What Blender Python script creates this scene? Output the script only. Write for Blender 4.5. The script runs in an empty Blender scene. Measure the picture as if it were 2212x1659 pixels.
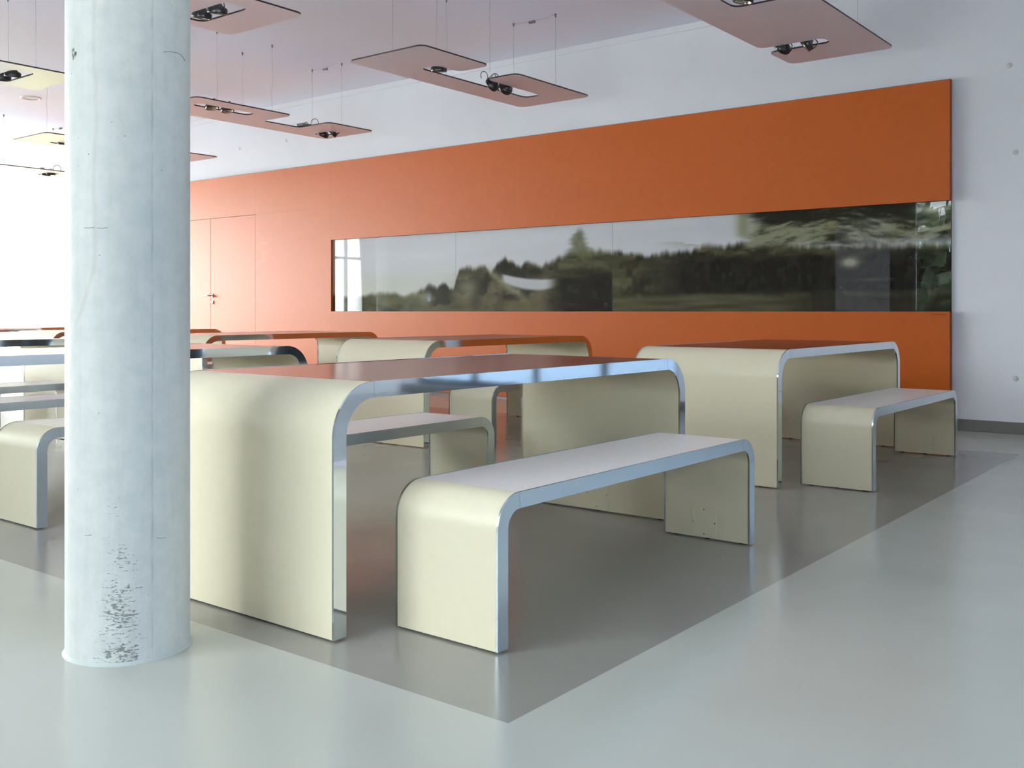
import bpy, bmesh, math, random
import numpy as np
from mathutils import Vector, Matrix

S = bpy.context.scene
C = S.collection
R = math.radians

# ------------------------------------------------------------------ camera
F_PX, CX, HY, YAW, EYE = 2160.34, 1096.86, 671.58, 38.1157, 0.96
cam_d = bpy.data.cameras.new('camera')
cam = bpy.data.objects.new('camera', cam_d)
C.objects.link(cam)
cam.location = (0, 0, EYE)
cam.rotation_euler = (R(90), 0, R(YAW))
cam_d.sensor_fit = 'HORIZONTAL'
cam_d.sensor_width = 36.0
cam_d.lens = 36.0 * F_PX / 2212
cam_d.shift_x = -(CX - 1106) / 2212
cam_d.shift_y = (HY - 829.5) / 2212
cam_d.clip_start = 0.05
cam_d.clip_end = 200
S.camera = cam

# ------------------------------------------------------------------ view
S.view_settings.view_transform = 'Standard'
S.view_settings.look = 'None'
S.view_settings.gamma = 1
S.view_settings.use_curve_mapping = False
S.view_settings.exposure = 0.25
S.cycles.use_denoising = True
S.cycles.max_bounces = 10
S.cycles.diffuse_bounces = 6
S.cycles.glossy_bounces = 5
S.cycles.transparent_max_bounces = 12
S.cycles.caustics_reflective = False
S.cycles.caustics_refractive = False
S.cycles.sample_clamp_indirect = 8

# ------------------------------------------------------------------ world: overcast sky, bright to the left, cool to the right
W = bpy.data.worlds.new('sky')
S.world = W
W.use_nodes = True
nt = W.node_tree
nt.nodes.clear()
wo = nt.nodes.new('ShaderNodeOutputWorld')
bg = nt.nodes.new('ShaderNodeBackground')
tc = nt.nodes.new('ShaderNodeTexCoord')
sx = nt.nodes.new('ShaderNodeSeparateXYZ')
nt.links.new(tc.outputs['Generated'], sx.inputs[0])
rx = nt.nodes.new('ShaderNodeValToRGB')
mx = nt.nodes.new('ShaderNodeMapRange')
mx.inputs[1].default_value = -1
mx.inputs[2].default_value = 1
nt.links.new(sx.outputs[0], mx.inputs[0])
nt.links.new(mx.outputs[0], rx.inputs[0])
cr = rx.color_ramp
cr.elements[0].position = 0.05
cr.elements[0].color = (1.04, 1.05, 1.05, 1)
cr.elements[1].position = 0.95
cr.elements[1].color = (0.075, 0.094, 0.118, 1)
e = cr.elements.new(0.22); e.color = (0.33, 0.345, 0.355, 1)
e = cr.elements.new(0.42); e.color = (0.106, 0.114, 0.124, 1)
rz = nt.nodes.new('ShaderNodeMapRange')
rz.inputs[1].default_value = 0.0           # overcast: about three times brighter overhead than at the horizon
rz.inputs[2].default_value = 1.0
rz.inputs[3].default_value = 0.40
rz.inputs[4].default_value = 1.9
nt.links.new(sx.outputs[2], rz.inputs[0])
mm = nt.nodes.new('ShaderNodeMath'); mm.operation = 'MULTIPLY'
mm.inputs[1].default_value = 100.0
nt.links.new(rz.outputs[0], mm.inputs[0])
nt.links.new(rx.outputs[0], bg.inputs[0])
nt.links.new(mm.outputs[0], bg.inputs[1])
nt.links.new(bg.outputs[0], wo.inputs[0])

# room box
XL, XR, YF, YB, H = -20.0, 4.0, -3.0, 8.57, 3.70
YP = 8.52                      # face of the coloured wall cladding


def portal(name, loc, rot, w, h):
    """guides the sky's light through a window opening"""
    d = bpy.data.lights.new(name, 'AREA')
    d.shape = 'RECTANGLE'
    d.size = w
    d.size_y = h
    d.cycles.is_portal = True
    o = bpy.data.objects.new(name, d)
    C.objects.link(o)
    o.location = loc
    o.rotation_euler = rot


# openings: (a0, a1, z0, z1)
WIN_END = (-2.6, 8.2, 0.12, 3.35)
WIN_FRONT = (-5.8, -1.8, 0.06, 3.5)
WIN_RIGHT = (-2.4, 2.4, 0.9, 3.2)
WIN_BACK = (0.3, 3.75, 0.1, 3.3)
portal('window_light', (XL - .16, (WIN_END[0] + WIN_END[1]) / 2, (WIN_END[2] + WIN_END[3]) / 2), (R(90), 0, R(-90)),
       WIN_END[1] - WIN_END[0], WIN_END[3] - WIN_END[2])
portal('window_light', ((WIN_FRONT[0] + WIN_FRONT[1]) / 2, YF - .16, (WIN_FRONT[2] + WIN_FRONT[3]) / 2), (R(90), 0, 0),
       WIN_FRONT[1] - WIN_FRONT[0], WIN_FRONT[3] - WIN_FRONT[2])
portal('window_light', ((WIN_BACK[0] + WIN_BACK[1]) / 2, YB + .16, (WIN_BACK[2] + WIN_BACK[3]) / 2), (R(-90), 0, 0),
       WIN_BACK[1] - WIN_BACK[0], WIN_BACK[3] - WIN_BACK[2])
portal('window_light', (XR + .16, (WIN_RIGHT[0] + WIN_RIGHT[1]) / 2, (WIN_RIGHT[2] + WIN_RIGHT[3]) / 2), (R(90), 0, R(90)),
       WIN_RIGHT[1] - WIN_RIGHT[0], WIN_RIGHT[3] - WIN_RIGHT[2])


# ------------------------------------------------------------------ projection helpers (photo pixel -> point on a known plane)
_a = R(YAW)


def wall_pt(u, v, y=YP):
    uu = (u - CX) / F_PX
    c, s = math.cos(_a), math.sin(_a)
    x = y * (uu * c - s) / (c + uu * s)
    f = -s * x + c * y
    return x, EYE - (v - HY) / F_PX * f


def px_of(x, y):
    f = -math.sin(_a) * x + math.cos(_a) * y
    r = math.cos(_a) * x + math.sin(_a) * y
    return CX + F_PX * r / f


# ------------------------------------------------------------------ materials
def lin(c):
    return tuple(((v / 255) / 12.92 if v / 255 <= .04045 else ((v / 255 + .055) / 1.055) ** 2.4) for v in c) + (1,)


def mat(name, rgb, rough=.5, metal=0.0, spec=.5, coat=0.0, coat_r=.05, noise=0.0, nscale=8.0, bump=0.0, bscale=60.0, rvar=0.0, stretch=(1, 1, 1)):
    m = bpy.data.materials.new(name)
    m.use_nodes = True
    t = m.node_tree
    b = t.nodes['Principled BSDF']
    col = lin(rgb)
    b.inputs['Base Color'].default_value = col
    b.inputs['Roughness'].default_value = rough
    b.inputs['Metallic'].default_value = metal
    b.inputs['Specular IOR Level'].default_value = spec
    b.inputs['Coat Weight'].default_value = coat
    b.inputs['Coat Roughness'].default_value = coat_r
    if noise or bump or rvar:
        co = t.nodes.new('ShaderNodeTexCoord')
        mp = t.nodes.new('ShaderNodeMapping')
        mp.inputs['Scale'].default_value = stretch
        t.links.new(co.outputs['Object'], mp.inputs[0])
        src = mp.outputs[0]
    if noise or rvar:
        n = t.nodes.new('ShaderNodeTexNoise')
        n.inputs['Scale'].default_value = nscale
        n.inputs['Detail'].default_value = 6
        t.links.new(src, n.inputs['Vector'])
        if noise:
            mr = t.nodes.new('ShaderNodeMapRange')
            mr.inputs[1].default_value = .3
            mr.inputs[2].default_value = .7
            mr.inputs[3].default_value = 1 - noise
            mr.inputs[4].default_value = 1 + noise
            t.links.new(n.outputs[0], mr.inputs[0])
            mu = t.nodes.new('ShaderNodeVectorMath')
            mu.operation = 'SCALE'
            mu.inputs[0].default_value = col[:3]
            t.links.new(mr.outputs[0], mu.inputs['Scale'])
            t.links.new(mu.outputs[0], b.inputs['Base Color'])
        if rvar:
            mr = t.nodes.new('ShaderNodeMapRange')
            mr.inputs[1].default_value = .3
            mr.inputs[2].default_value = .7
            mr.inputs[3].default_value = rough - rvar
            mr.inputs[4].default_value = rough + rvar
            t.links.new(n.outputs[0], mr.inputs[0])
            t.links.new(mr.outputs[0], b.inputs['Roughness'])
    if bump:
        n2 = t.nodes.new('ShaderNodeTexNoise')
        n2.inputs['Scale'].default_value = bscale
        n2.inputs['Detail'].default_value = 4
        t.links.new(src, n2.inputs['Vector'])
        bp = t.nodes.new('ShaderNodeBump')
        bp.inputs['Strength'].default_value = bump
        bp.inputs['Distance'].default_value = .01
        t.links.new(n2.outputs[0], bp.inputs['Height'])
        t.links.new(bp.outputs[0], b.inputs['Normal'])
    return m


M = {}
M['white_wall'] = mat('white_wall', (228, 229, 236), .7, spec=.3, noise=.015, nscale=3, bump=.06, bscale=40)
M['ceiling'] = mat('ceiling_plaster', (238, 240, 255), .8, spec=.25, bump=.10, bscale=90)
M['cornice'] = mat('cornice_white', (226, 226, 232), .6)
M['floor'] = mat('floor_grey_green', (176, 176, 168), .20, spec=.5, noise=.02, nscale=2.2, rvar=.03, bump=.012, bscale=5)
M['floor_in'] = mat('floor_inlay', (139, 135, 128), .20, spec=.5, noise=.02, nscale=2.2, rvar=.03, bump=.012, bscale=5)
M['skirt'] = mat('skirting_grey', (120, 120, 118), .4)
M['orange'] = mat('orange_laminate', (180, 84, 14), .48, spec=.34, noise=.03, nscale=14)
M['orange_edge'] = mat('orange_edge', (120, 40, 25), .5)
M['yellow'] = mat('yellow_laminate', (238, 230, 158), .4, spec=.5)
M['gap'] = mat('dark_joint', (60, 40, 32), .8)
M['cream'] = mat('cream_laminate', (221, 210, 183), .34, spec=.4, noise=.012, nscale=30)
M['chrome'] = mat('polished_edge', (216, 225, 234), .05, metal=1, bump=.02, bscale=4, stretch=(1, .5, 1))
M['satin'] = mat('satin_edge', (206, 214, 220), .24, metal=1, bump=.03, bscale=20)
M['brown'] = mat('brown_laminate', (118, 42, 24), .18, spec=.42, noise=.04, nscale=40, rvar=.02)
M['seat'] = mat('pale_laminate', (232, 223, 220), .30, spec=.45, noise=.03, nscale=60)
M['rubber'] = mat('dark_rubber', (30, 30, 30), .7)
M['screw'] = mat('screw_metal', (160, 160, 155), .3, metal=1)
M['plate'] = mat('lamp_plate_face', (226, 226, 240), .28, spec=.5, noise=.02, nscale=40)
M['plate_edge'] = mat('lamp_plate_edge', (48, 40, 48), .5)
M['black'] = mat('black_lamp', (26, 24, 30), .3, spec=.6)
M['reflector'] = mat('lamp_reflector', (205, 195, 182), .14, metal=1)
M['glassbulb'] = mat('lamp_bulb', (210, 205, 200), .12, spec=.8)
M['wire'] = mat('steel_wire', (150, 150, 152), .45, metal=.4)
M['cable'] = mat('grey_cable', (110, 110, 114), .5)
M['clear'] = mat('clear_cable', (190, 186, 188), .3)
M['frame'] = mat('white_frame', (205, 208, 212), .4)
M['darkframe'] = mat('dark_frame', (70, 78, 88), .4)
M['greydoor'] = mat('grey_door', (215, 215, 228), .5)
M['steel'] = mat('stainless_steel', (205, 205, 198), .25, metal=1)
M['facade'] = mat('facade_inside', (88, 82, 78), .7, noise=.05, nscale=6)
M['blue'] = mat('blue_sign', (40, 90, 170), .4)
M['paper'] = mat('white_sign', (225, 225, 225), .5)
M['leaf'] = mat('leaves', (46, 62, 38), .6, noise=.3, nscale=5)
M['bark'] = mat('bark', (80, 66, 52), .9, noise=.2, nscale=12)
M['ground'] = mat('paving', (222, 219, 210), .9, noise=.05, nscale=2)
M['ink'] = mat('caption_ink', (105, 45, 10), .5)
M['tie'] = mat('tie_hole_plug', (196, 197, 202), .8)


def glass_mat():
    m = bpy.data.materials.new('window_glass')
    m.use_nodes = True
    t = m.node_tree
    t.nodes.clear()
    o = t.nodes.new('ShaderNodeOutputMaterial')
    mix = t.nodes.new('ShaderNodeMixShader')
    tr = t.nodes.new('ShaderNodeBsdfTransparent')
    tr.inputs[0].default_value = (.93, .96, .95, 1)
    gl = t.nodes.new('ShaderNodeBsdfGlossy')
    gl.inputs['Roughness'].default_value = .01
    fr = t.nodes.new('ShaderNodeFresnel')
    fr.inputs[0].default_value = 1.45
    t.links.new(fr.outputs[0], mix.inputs[0])
    t.links.new(tr.outputs[0], mix.inputs[1])
    t.links.new(gl.outputs[0], mix.inputs[2])
    t.links.new(mix.outputs[0], o.inputs[0])
    return m


M['glass'] = glass_mat()


# ------------------------------------------------------------------ object helpers
def obj(name, bm_or_mesh, mats, parent=None, loc=None, smooth=False, bevel=0.0, bseg=2):
    if isinstance(bm_or_mesh, bmesh.types.BMesh):
        me = bpy.data.meshes.new(name)
        bmesh.ops.recalc_face_normals(bm_or_mesh, faces=bm_or_mesh.faces)
        bm_or_mesh.to_mesh(me)
        bm_or_mesh.free()
    else:
        me = bm_or_mesh
    if not isinstance(mats, (list, tuple)):
        mats = [mats]
    for m in mats:
        me.materials.append(m)
    o = bpy.data.objects.new(name, me)
    C.objects.link(o)
    if parent:
        o.parent = parent
    if loc:
        o.location = loc
    if smooth:
        for p in me.polygons:
            p.use_smooth = True
        md = o.modifiers.new('auto', 'EDGE_SPLIT')
        md.split_angle = R(35)
    if bevel:
        b = o.modifiers.new('bevel', 'BEVEL')
        b.width = bevel
        b.segments = bseg
        b.limit_method = 'ANGLE'
        b.angle_limit = R(40)
    return o


def thing(name, label, cat, loc=(0, 0, 0), rz=0, group=None):
    o = bpy.data.objects.new(name, None)
    o.empty_display_size = .1
    C.objects.link(o)
    o.location = loc
    o.rotation_euler = (0, 0, rz)
    tag(o, label, cat, group)
    return o


def tag(o, label=None, cat=None, group=None, kind=None):
    if label: o['label'] = label
    if cat: o['category'] = cat
    if group: o['group'] = group
    if kind: o['kind'] = kind
    return o


def struct(name, bm, m, label=None, **k):
    o = obj(name, bm, m, **k)
    o['kind'] = 'structure'
    if label:
        o['label'] = label
    return o


def dup(root, loc, label, group=None):
    def cp(o, parent):
        c = o.copy()
        C.objects.link(c)
        c.parent = parent
        for ch in list(o.children):
            cp(ch, c)
        return c
    r = cp(root, None)
    r.location = loc
    r['label'] = label
    if group:
        r['group'] = group
    return r


def box(bm, x0, x1, y0, y1, z0, z1, mi=0):
    vs = [bm.verts.new((x, y, z)) for z in (z0, z1) for y in (y0, y1) for x in (x0, x1)]
    for f in ((0, 2, 3, 1), (4, 5, 7, 6), (0, 1, 5, 4), (2, 6, 7, 3), (0, 4, 6, 2), (1, 3, 7, 5)):
        fc = bm.faces.new([vs[i] for i in f])
        fc.material_index = mi
    return bm


def extrude_yz(bm, pts, x0, x1, mi=0):
    """closed outline in (y, z) as a prism along x"""
    a = [bm.verts.new((x0, y, z)) for y, z in pts]
    b = [bm.verts.new((x1, y, z)) for y, z in pts]
    n = len(pts)
    for i in range(n):
        f = bm.faces.new((a[i], a[(i + 1) % n], b[(i + 1) % n], b[i]))
        f.material_index = mi
    return a, b


def strip_prism(bm, outer, inner, x0, x1, mi=0):
    """prism between two polylines of equal length in (y, z)"""
    n = len(outer)
    V = {}
    for k, pl in (('o', outer), ('i', inner)):
        for s, x in ((0, x0), (1, x1)):
            V[k, s] = [bm.verts.new((x, y, z)) for y, z in pl]
    for i in range(n - 1):
        bm.faces.new((V['o', 0][i], V['o', 0][i + 1], V['o', 1][i + 1], V['o', 1][i])).material_index = mi
        bm.faces.new((V['i', 0][i], V['i', 1][i], V['i', 1][i + 1], V['i', 0][i + 1])).material_index = mi
        for s in (0, 1):
            bm.faces.new((V['o', s][i], V['o', s][i + 1], V['i', s][i + 1], V['i', s][i])).material_index = mi
    for e in (0, n - 1):
        bm.faces.new((V['o', 0][e], V['o', 1][e], V['i', 1][e], V['i', 0][e])).material_index = mi


def tube(bm, pts, r, seg=8, mi=0, cap=True):
    pts = [Vector(p) for p in pts]
    rings = []
    up = Vector((0, 0, 1))
    for i, p in enumerate(pts):
        d = (pts[min(i + 1, len(pts) - 1)] - pts[max(i - 1, 0)]).normalized()
        ref = up if abs(d.dot(up)) < .95 else Vector((1, 0, 0))
        a = d.cross(ref).normalized()
        b = d.cross(a).normalized()
        rings.append([bm.verts.new(p + r * (math.cos(t) * a + math.sin(t) * b)) for t in [2 * math.pi * k / seg for k in range(seg)]])
    for i in range(len(rings) - 1):
        for k in range(seg):
            f = bm.faces.new((rings[i][k], rings[i][(k + 1) % seg], rings[i + 1][(k + 1) % seg], rings[i + 1][k]))
            f.material_index = mi
            f.smooth = True
    if cap:
        bm.faces.new(rings[0]); bm.faces.new(rings[-1])


def lathe(bm, prof, seg=32, mi=0, mat4=None, smooth=True):
    """prof: list of (r, z)"""
    rings = []
    for r, z in prof:
        if r < 1e-6:
            rings.append([bm.verts.new((0, 0, z))])
        else:
            rings.append([bm.verts.new((r * math.cos(2 * math.pi * k / seg), r * math.sin(2 * math.pi * k / seg), z)) for k in range(seg)])
    for i in range(len(rings) - 1):
        a, b = rings[i], rings[i + 1]
        for k in range(seg):
            k2 = (k + 1) % seg
            if len(a) == 1 and len(b) == 1: continue
            if len(a) == 1: f = bm.faces.new((a[0], b[k], b[k2]))
            elif len(b) == 1: f = bm.faces.new((a[k], a[k2], b[0]))
            else: f = bm.faces.new((a[k], a[k2], b[k2], b[k]))
            f.smooth = smooth
            f.material_index = mi
    if mat4:
        vs = [v for r_ in rings for v in r_]
        bmesh.ops.transform(bm, matrix=mat4, verts=vs)


# ------------------------------------------------------------------ floor, ceiling, walls
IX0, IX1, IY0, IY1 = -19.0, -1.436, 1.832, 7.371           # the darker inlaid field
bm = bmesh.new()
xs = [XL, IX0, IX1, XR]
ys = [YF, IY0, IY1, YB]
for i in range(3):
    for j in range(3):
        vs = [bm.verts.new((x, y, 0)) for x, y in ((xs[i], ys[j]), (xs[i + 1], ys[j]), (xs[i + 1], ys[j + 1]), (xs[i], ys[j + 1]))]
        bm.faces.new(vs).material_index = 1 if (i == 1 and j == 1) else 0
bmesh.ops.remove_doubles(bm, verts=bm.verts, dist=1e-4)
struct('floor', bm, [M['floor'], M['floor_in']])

bm = bmesh.new()
box(bm, XL - .2, XR + .2, YF - .2, YB + .2, H, H + .2)
struct('ceiling', bm, M['ceiling'])

bm = bmesh.new()
for p0, p1, q0, q1 in ((XL - .2, WIN_BACK[0], 0, H), (WIN_BACK[1], XR + .2, 0, H), (WIN_BACK[0], WIN_BACK[1], 0, WIN_BACK[2]), (WIN_BACK[0], WIN_BACK[1], WIN_BACK[3], H)):
    box(bm, p0, p1, YB, YB + .2, q0, q1)
wall_back = struct('wall_back', bm, M['white_wall'])

# bright plaster strip where the wall meets the ceiling
bm = bmesh.new()
x0 = XL
box(bm, XL, XR, YB - .012, YB, H - .065, H)
struct('trim_1', bm, M['cornice'], bevel=.004)

# grey skirting right of the cladding
XO1 = wall_pt(2052, 400)[0]
bm = bmesh.new()
box(bm, XO1 + .012, XR, YB - .008, YB, 0, .092)
struct('baseboard_back', bm, M['skirt'], bevel=.003)


def wall_with_opening(name, axis, c0, c1, a0, a1, win, m, extra=None):
    """wall slab between c0..c1 across, a0..a1 along, with one opening win"""
    bm = bmesh.new()
    w0, w1, z0, z1 = win
    cuts = [(a0, w0, 0, H), (w1, a1, 0, H), (w0, w1, 0, z0), (w0, w1, z1, H)]
    for p0, p1, q0, q1 in cuts:
        if p1 - p0 < 1e-3 or q1 - q0 < 1e-3: continue
        if axis == 'x': box(bm, p0, p1, c0, c1, q0, q1)
        else: box(bm, c0, c1, p0, p1, q0, q1)
    return struct(name, bm, m)


wall_with_opening('wall_left', 'y', XL - .2, XL, YF - .2, YB + .2, WIN_END, M['white_wall'])
wall_with_opening('wall_right', 'y', XR, XR + .2, YF - .2, YB + .2, WIN_RIGHT, M['white_wall'])
wall_with_opening('wall_front', 'x', YF - .2, YF, XL, XR, WIN_FRONT, M['facade'])


def window(name, axis, c, win, n, fm, bar=.05, door=False):
    """glazing: outer frame and mullions, one pane of glass per bay"""
    w0, w1, z0, z1 = win
    o = bpy.data.objects.new(name, None)
    C.objects.link(o)
    o['kind'] = 'structure'
    bm = bmesh.new()

    def b(p0, p1, q0, q1, d=.035):
        if axis == 'x': box(bm, p0, p1, c - d, c + d, q0, q1)
        else: box(bm, c - d, c + d, p0, p1, q0, q1)
    b(w0, w1, z1 - bar, z1); b(w0, w1, z0, z0 + bar)
    st = (w1 - w0) / n
    for k in range(n + 1):
        x = w0 + k * st
        b(max(w0, x - bar / 2), min(w1, x + bar / 2), z0 + bar, z1 - bar, .04)
    b(w0, w1, 2.35, 2.35 + bar, .03)
    obj('window_frame', bm, fm, o)
    for k in range(n):
        bm = bmesh.new()
        p0, p1 = w0 + k * st + bar / 2, w0 + (k + 1) * st - bar / 2
        for q0, q1 in ((z0 + bar, 2.35), (2.35 + bar, z1 - bar)):
            if axis == 'x': box(bm, p0, p1, c - .004, c + .004, q0, q1)
            else: box(bm, c - .004, c + .004, p0, p1, q0, q1)
        obj('window_pane', bm, M['glass'], o)
    return o


window('window_1', 'y', XL - .08, WIN_END, 9, M['frame'], .07)
window('window_2', 'x', YF - .08, WIN_FRONT, 4, M['frame'], .09)
window('window_4', 'x', YB + .08, WIN_BACK, 4, M['darkframe'], .07)
window('window_3', 'y', XR + .08, WIN_RIGHT, 3, M['darkframe'], .06)

# grey door in the wall opposite, seen mirrored in the glass mural
bm = bmesh.new()
box(bm, -7.30, -6.22, YF, YF + .03, .005, 2.72)
d2 = struct('door_2', bm, M['greydoor'], bevel=.003)
bm = bmesh.new()
tube(bm, [(-6.36, YF + .03, 1.2), (-6.36, YF + .085, 1.2), (-6.50, YF + .085, 1.2)], .011)
obj('door_handle', bm, M['black'], d2)
# small signs on the same wall
bm = bmesh.new(); box(bm, -18.6, -18.42, YF, YF + .012, 1.18, 1.42)
sg = tag(obj('wall_sign', bm, M['blue'], bevel=.002), 'small blue sign on the opposite wall, mirrored in the left of the glass mural', 'sign')
bm = bmesh.new(); box(bm, -18.57, -18.45, YF + .012, YF + .014, 1.22, 1.33); obj('sign_symbol', bm, M['paper'], sg)

# outside: paving and trees beyond the end glazing
bm = bmesh.new(); box(bm, -60, 40, -40, 40, -.35, -.25)
struct('ground', bm, M['ground'])


def tree(name, loc, h, r, label, seed):
    rnd = random.Random(seed)
    t = thing(name, label, 'tree', loc)
    bm = bmesh.new()
    tube(bm, [(0, 0, 0), (.04, .02, h * .4), (-.03, .05, h * .75)], .10, 8)
    obj('trunk', bm, M['bark'], t)
    bm = bmesh.new()
    for _ in range(900):
        d = Vector((rnd.gauss(0, 1), rnd.gauss(0, 1), rnd.gauss(0, 1))).normalized() * (rnd.random() ** .4)
        p = Vector((d.x * r, d.y * r, h * .62 + d.z * h * .42))
        if p.z < .2: continue
        s = rnd.uniform(.07, .16)
        n = Vector((rnd.gauss(0, 1), rnd.gauss(0, 1), rnd.gauss(0, 1))).normalized()
        a = n.orthogonal().normalized(); b = n.cross(a)
        vs = [bm.verts.new(p + s * q) for q in (a, b * .6, -a, -b * .6)]
        bm.faces.new(vs)
    obj('foliage', bm, M['leaf'], t)


tree('leafy_tree', (-25.5, -2.6, -.25), 3.2, 1.5, 'leafy green tree outside the end glazing, mirrored at the left end of the mural', 3)

def woodland(name, label, cx, cy, lx, ly, h, n, seed):
    rnd = random.Random(seed)
    bm = bmesh.new()
    for _ in range(n):
        fx, fy = rnd.random(), rnd.random()
        top = h * (.75 + .25 * math.sin(fx * 17 + seed) * math.cos(fy * 13))
        p = Vector((cx + (fx - .5) * lx, cy + (fy - .5) * ly, rnd.random() * top))
        s = rnd.uniform(.25, .5)
        nn = Vector((rnd.gauss(0, 1), rnd.gauss(0, 1), rnd.gauss(0, 1))).normalized()
        a = nn.orthogonal().normalized(); b = nn.cross(a)
        bm.faces.new([bm.verts.new(p + s * q) for q in (a, b * .7, -a, -b * .7)])
    o = obj(name, bm, M['leaf'])
    tag(o, label, 'hedge', kind='stuff')


woodland('hedge', 'dark green hedge outside the front windows, mirrored at the right end of the mural', -10, -16, 34, 2.4, 4.6, 9000, 5)

# slate-coloured building added to darken the table-edge reflections, outside the glazing at the right end of the back wall
nb = thing('added_building', 'slate-blue building added outside to darken the reflections in the polished table edges', 'building', (4.5, 11.6, -.25))
bm = bmesh.new(); box(bm, -9, 10, 0, 6, 0, 9)
obj('wall', bm, mat('slate_render', (64, 74, 88), .8), nb)
for k in range(6):
    for z_ in (1.0, 4.2):
        bm = bmesh.new(); box(bm, -8.2 + k * 3, -6.9 + k * 3, -.03, .05, z_, z_ + 1.8)
        obj('window', bm, mat('added_building_pane', (84, 98, 112), .3) if not bpy.data.materials.get('added_building_pane') else bpy.data.materials['added_building_pane'], nb)

# ------------------------------------------------------------------ orange wall cladding with door and glass mural
MX0, MX1 = wall_pt(715, 520)[0], XO1
MZ0, MZ1 = 0.955, 1.852
OZ = 2.822
DX0, DX1 = wall_pt(455, 560)[0], wall_pt(552, 560)[0]      # door leaf
DZ = 2.262
OX0 = -15.7
clad = thing('wall_cladding', 'orange laminate wall cladding around the long glass mural', 'wall panel', (0, YB, 0))


def clad_panel(x0, x1, z0, z1, m=M['orange'], par=clad, y=YP, g=.0004):
    bm = bmesh.new()
    box(bm, x0 + g, x1 - g, y - YB, -.004, z0 + g, z1 - g)
    return obj('panel', bm, m, par)


seams = [OX0, -14.6, DX1, MX0, wall_pt(898, 600)[0], wall_pt(1113, 600)[0], MX1]
bm = bmesh.new()
for p0, p1, q0, q1 in ((OX0, MX0 - .002, .03, OZ - .004), (MX0 - .002, MX1 - .004, .03, MZ0 - .002), (MX0 - .002, MX1 - .004, MZ1 + .002, OZ - .004)):
    box(bm, p0, p1, -.010, 0, q0, q1)
obj('backing', bm, M['orange_edge'], clad)
# above the door / mural
for i in range(len(seams) - 1):
    a, b = seams[i], seams[i + 1]
    if b <= DX1 + 1e-6:
        clad_panel(a, b, DZ, OZ)
    elif b <= MX0 + 1e-6:
        clad_panel(a, b, DZ, OZ)
        clad_panel(a, b, .03, DZ)
    else:
        clad_panel(a, b, MZ1, OZ)
        clad_panel(a, b, .03, MZ0)
clad_panel(OX0, DX0 - 1.0, .03, DZ)
# faint engraved sign beside the door
eng = mat('engraved', (168, 84, 34), .4)
for k, (w_, z_) in enumerate(((.13, 1.86), (.12, 1.73), (.10, 1.61))):
    x_ = wall_pt(564, 545)[0]
    bm = bmesh.new(); box(bm, x_, x_ + w_, YP - YB - .0012, YP - YB + .001, z_, z_ + .010)
    obj('engraved_line', bm, eng, clad)
# the right-hand edge of the cladding is dark
for z0, z1 in ((.03, MZ0), (MZ1, OZ)):
    bm = bmesh.new(); box(bm, MX1 - .001, MX1 + .002, YP - YB + .001, -.002, z0, z1)
    obj('edge_strip', bm, M['orange_edge'], clad)
# thin metal capping along the top
bm = bmesh.new(); box(bm, OX0, MX1 + .002, YP - YB + .002, 0, OZ, OZ + .006)
obj('top_capping', bm, mat('grey_capping', (120, 112, 112), .5), clad)
# credit line under the mural, too small to be read
bm = bmesh.new()
cx0 = wall_pt(2011, 679.5)[0]; cx1 = wall_pt(2044, 679.5)[0]
zc = wall_pt(2030, 679.4)[1]
rnd = random.Random(4)
for f0, f1 in ((0, .36), (.40, .66), (.76, 1.0)):
    x_ = cx0 + f0 * (cx1 - cx0)
    while x_ < cx0 + f1 * (cx1 - cx0):
        w_ = rnd.uniform(.0035, .006)
        h_ = rnd.choice((.0042, .0042, .0062))
        box(bm, x_, x_ + w_, YP - YB - .0006, YP - YB + .001, zc - .002, zc - .002 + h_)
        x_ += w_ + .0016
obj('credit_line', bm, M['ink'], clad)

# door leaves
door = bpy.data.objects.new('door_1', None); C.objects.link(door); door['kind'] = 'structure'
door['label'] = 'flush orange double door in the wall cladding'
door.location = (0, YB, 0)
for a, b in ((DX0 - 1.0, DX0), (DX0, DX1)):
    bm = bmesh.new(); box(bm, a + .003, b - .003, YP - YB, -.004, .012, DZ - .004)
    obj('door_leaf', bm, M['orange'], door, bevel=.001, bseg=1)
hx, hz = wall_pt(459.5, 638.5)
yl = YP - YB
bm = bmesh.new()
lathe(bm, [(0, 0), (.027, 0), (.027, .008), (.024, .010), (0, .010)], 24, mat4=Matrix.Translation((hx, yl, hz)) @ Matrix.Rotation(R(90), 4, 'X'))
obj('handle_rose', bm, M['steel'], door)
bm = bmesh.new()
tube(bm, [(hx, yl - .005, hz), (hx, yl - .055, hz), (hx - .008, yl - .062, hz), (hx - .13, yl - .062, hz)], .010, 12)
obj('door_handle', bm, M['steel'], door)
kx, kz = wall_pt(459.5, 653)
bm = bmesh.new()
lathe(bm, [(0, 0), (.027, 0), (.027, .008), (.024, .010), (0, .010)], 24, mat4=Matrix.Translation((kx, yl, kz)) @ Matrix.Rotation(R(90), 4, 'X'))
obj('key_rose', bm, M['steel'], door)
bm = bmesh.new(); box(bm, kx - .003, kx + .003, yl - .0115, yl - .0095, kz - .012, kz + .006)
obj('keyhole', bm, M['black'], door)

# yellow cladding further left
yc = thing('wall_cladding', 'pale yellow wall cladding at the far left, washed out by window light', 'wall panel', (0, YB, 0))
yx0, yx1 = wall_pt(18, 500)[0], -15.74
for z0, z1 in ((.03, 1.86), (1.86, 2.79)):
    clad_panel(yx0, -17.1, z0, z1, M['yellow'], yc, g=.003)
    clad_panel(-17.1, yx1, z0, z1, M['yellow'], yc, g=.003)


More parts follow.
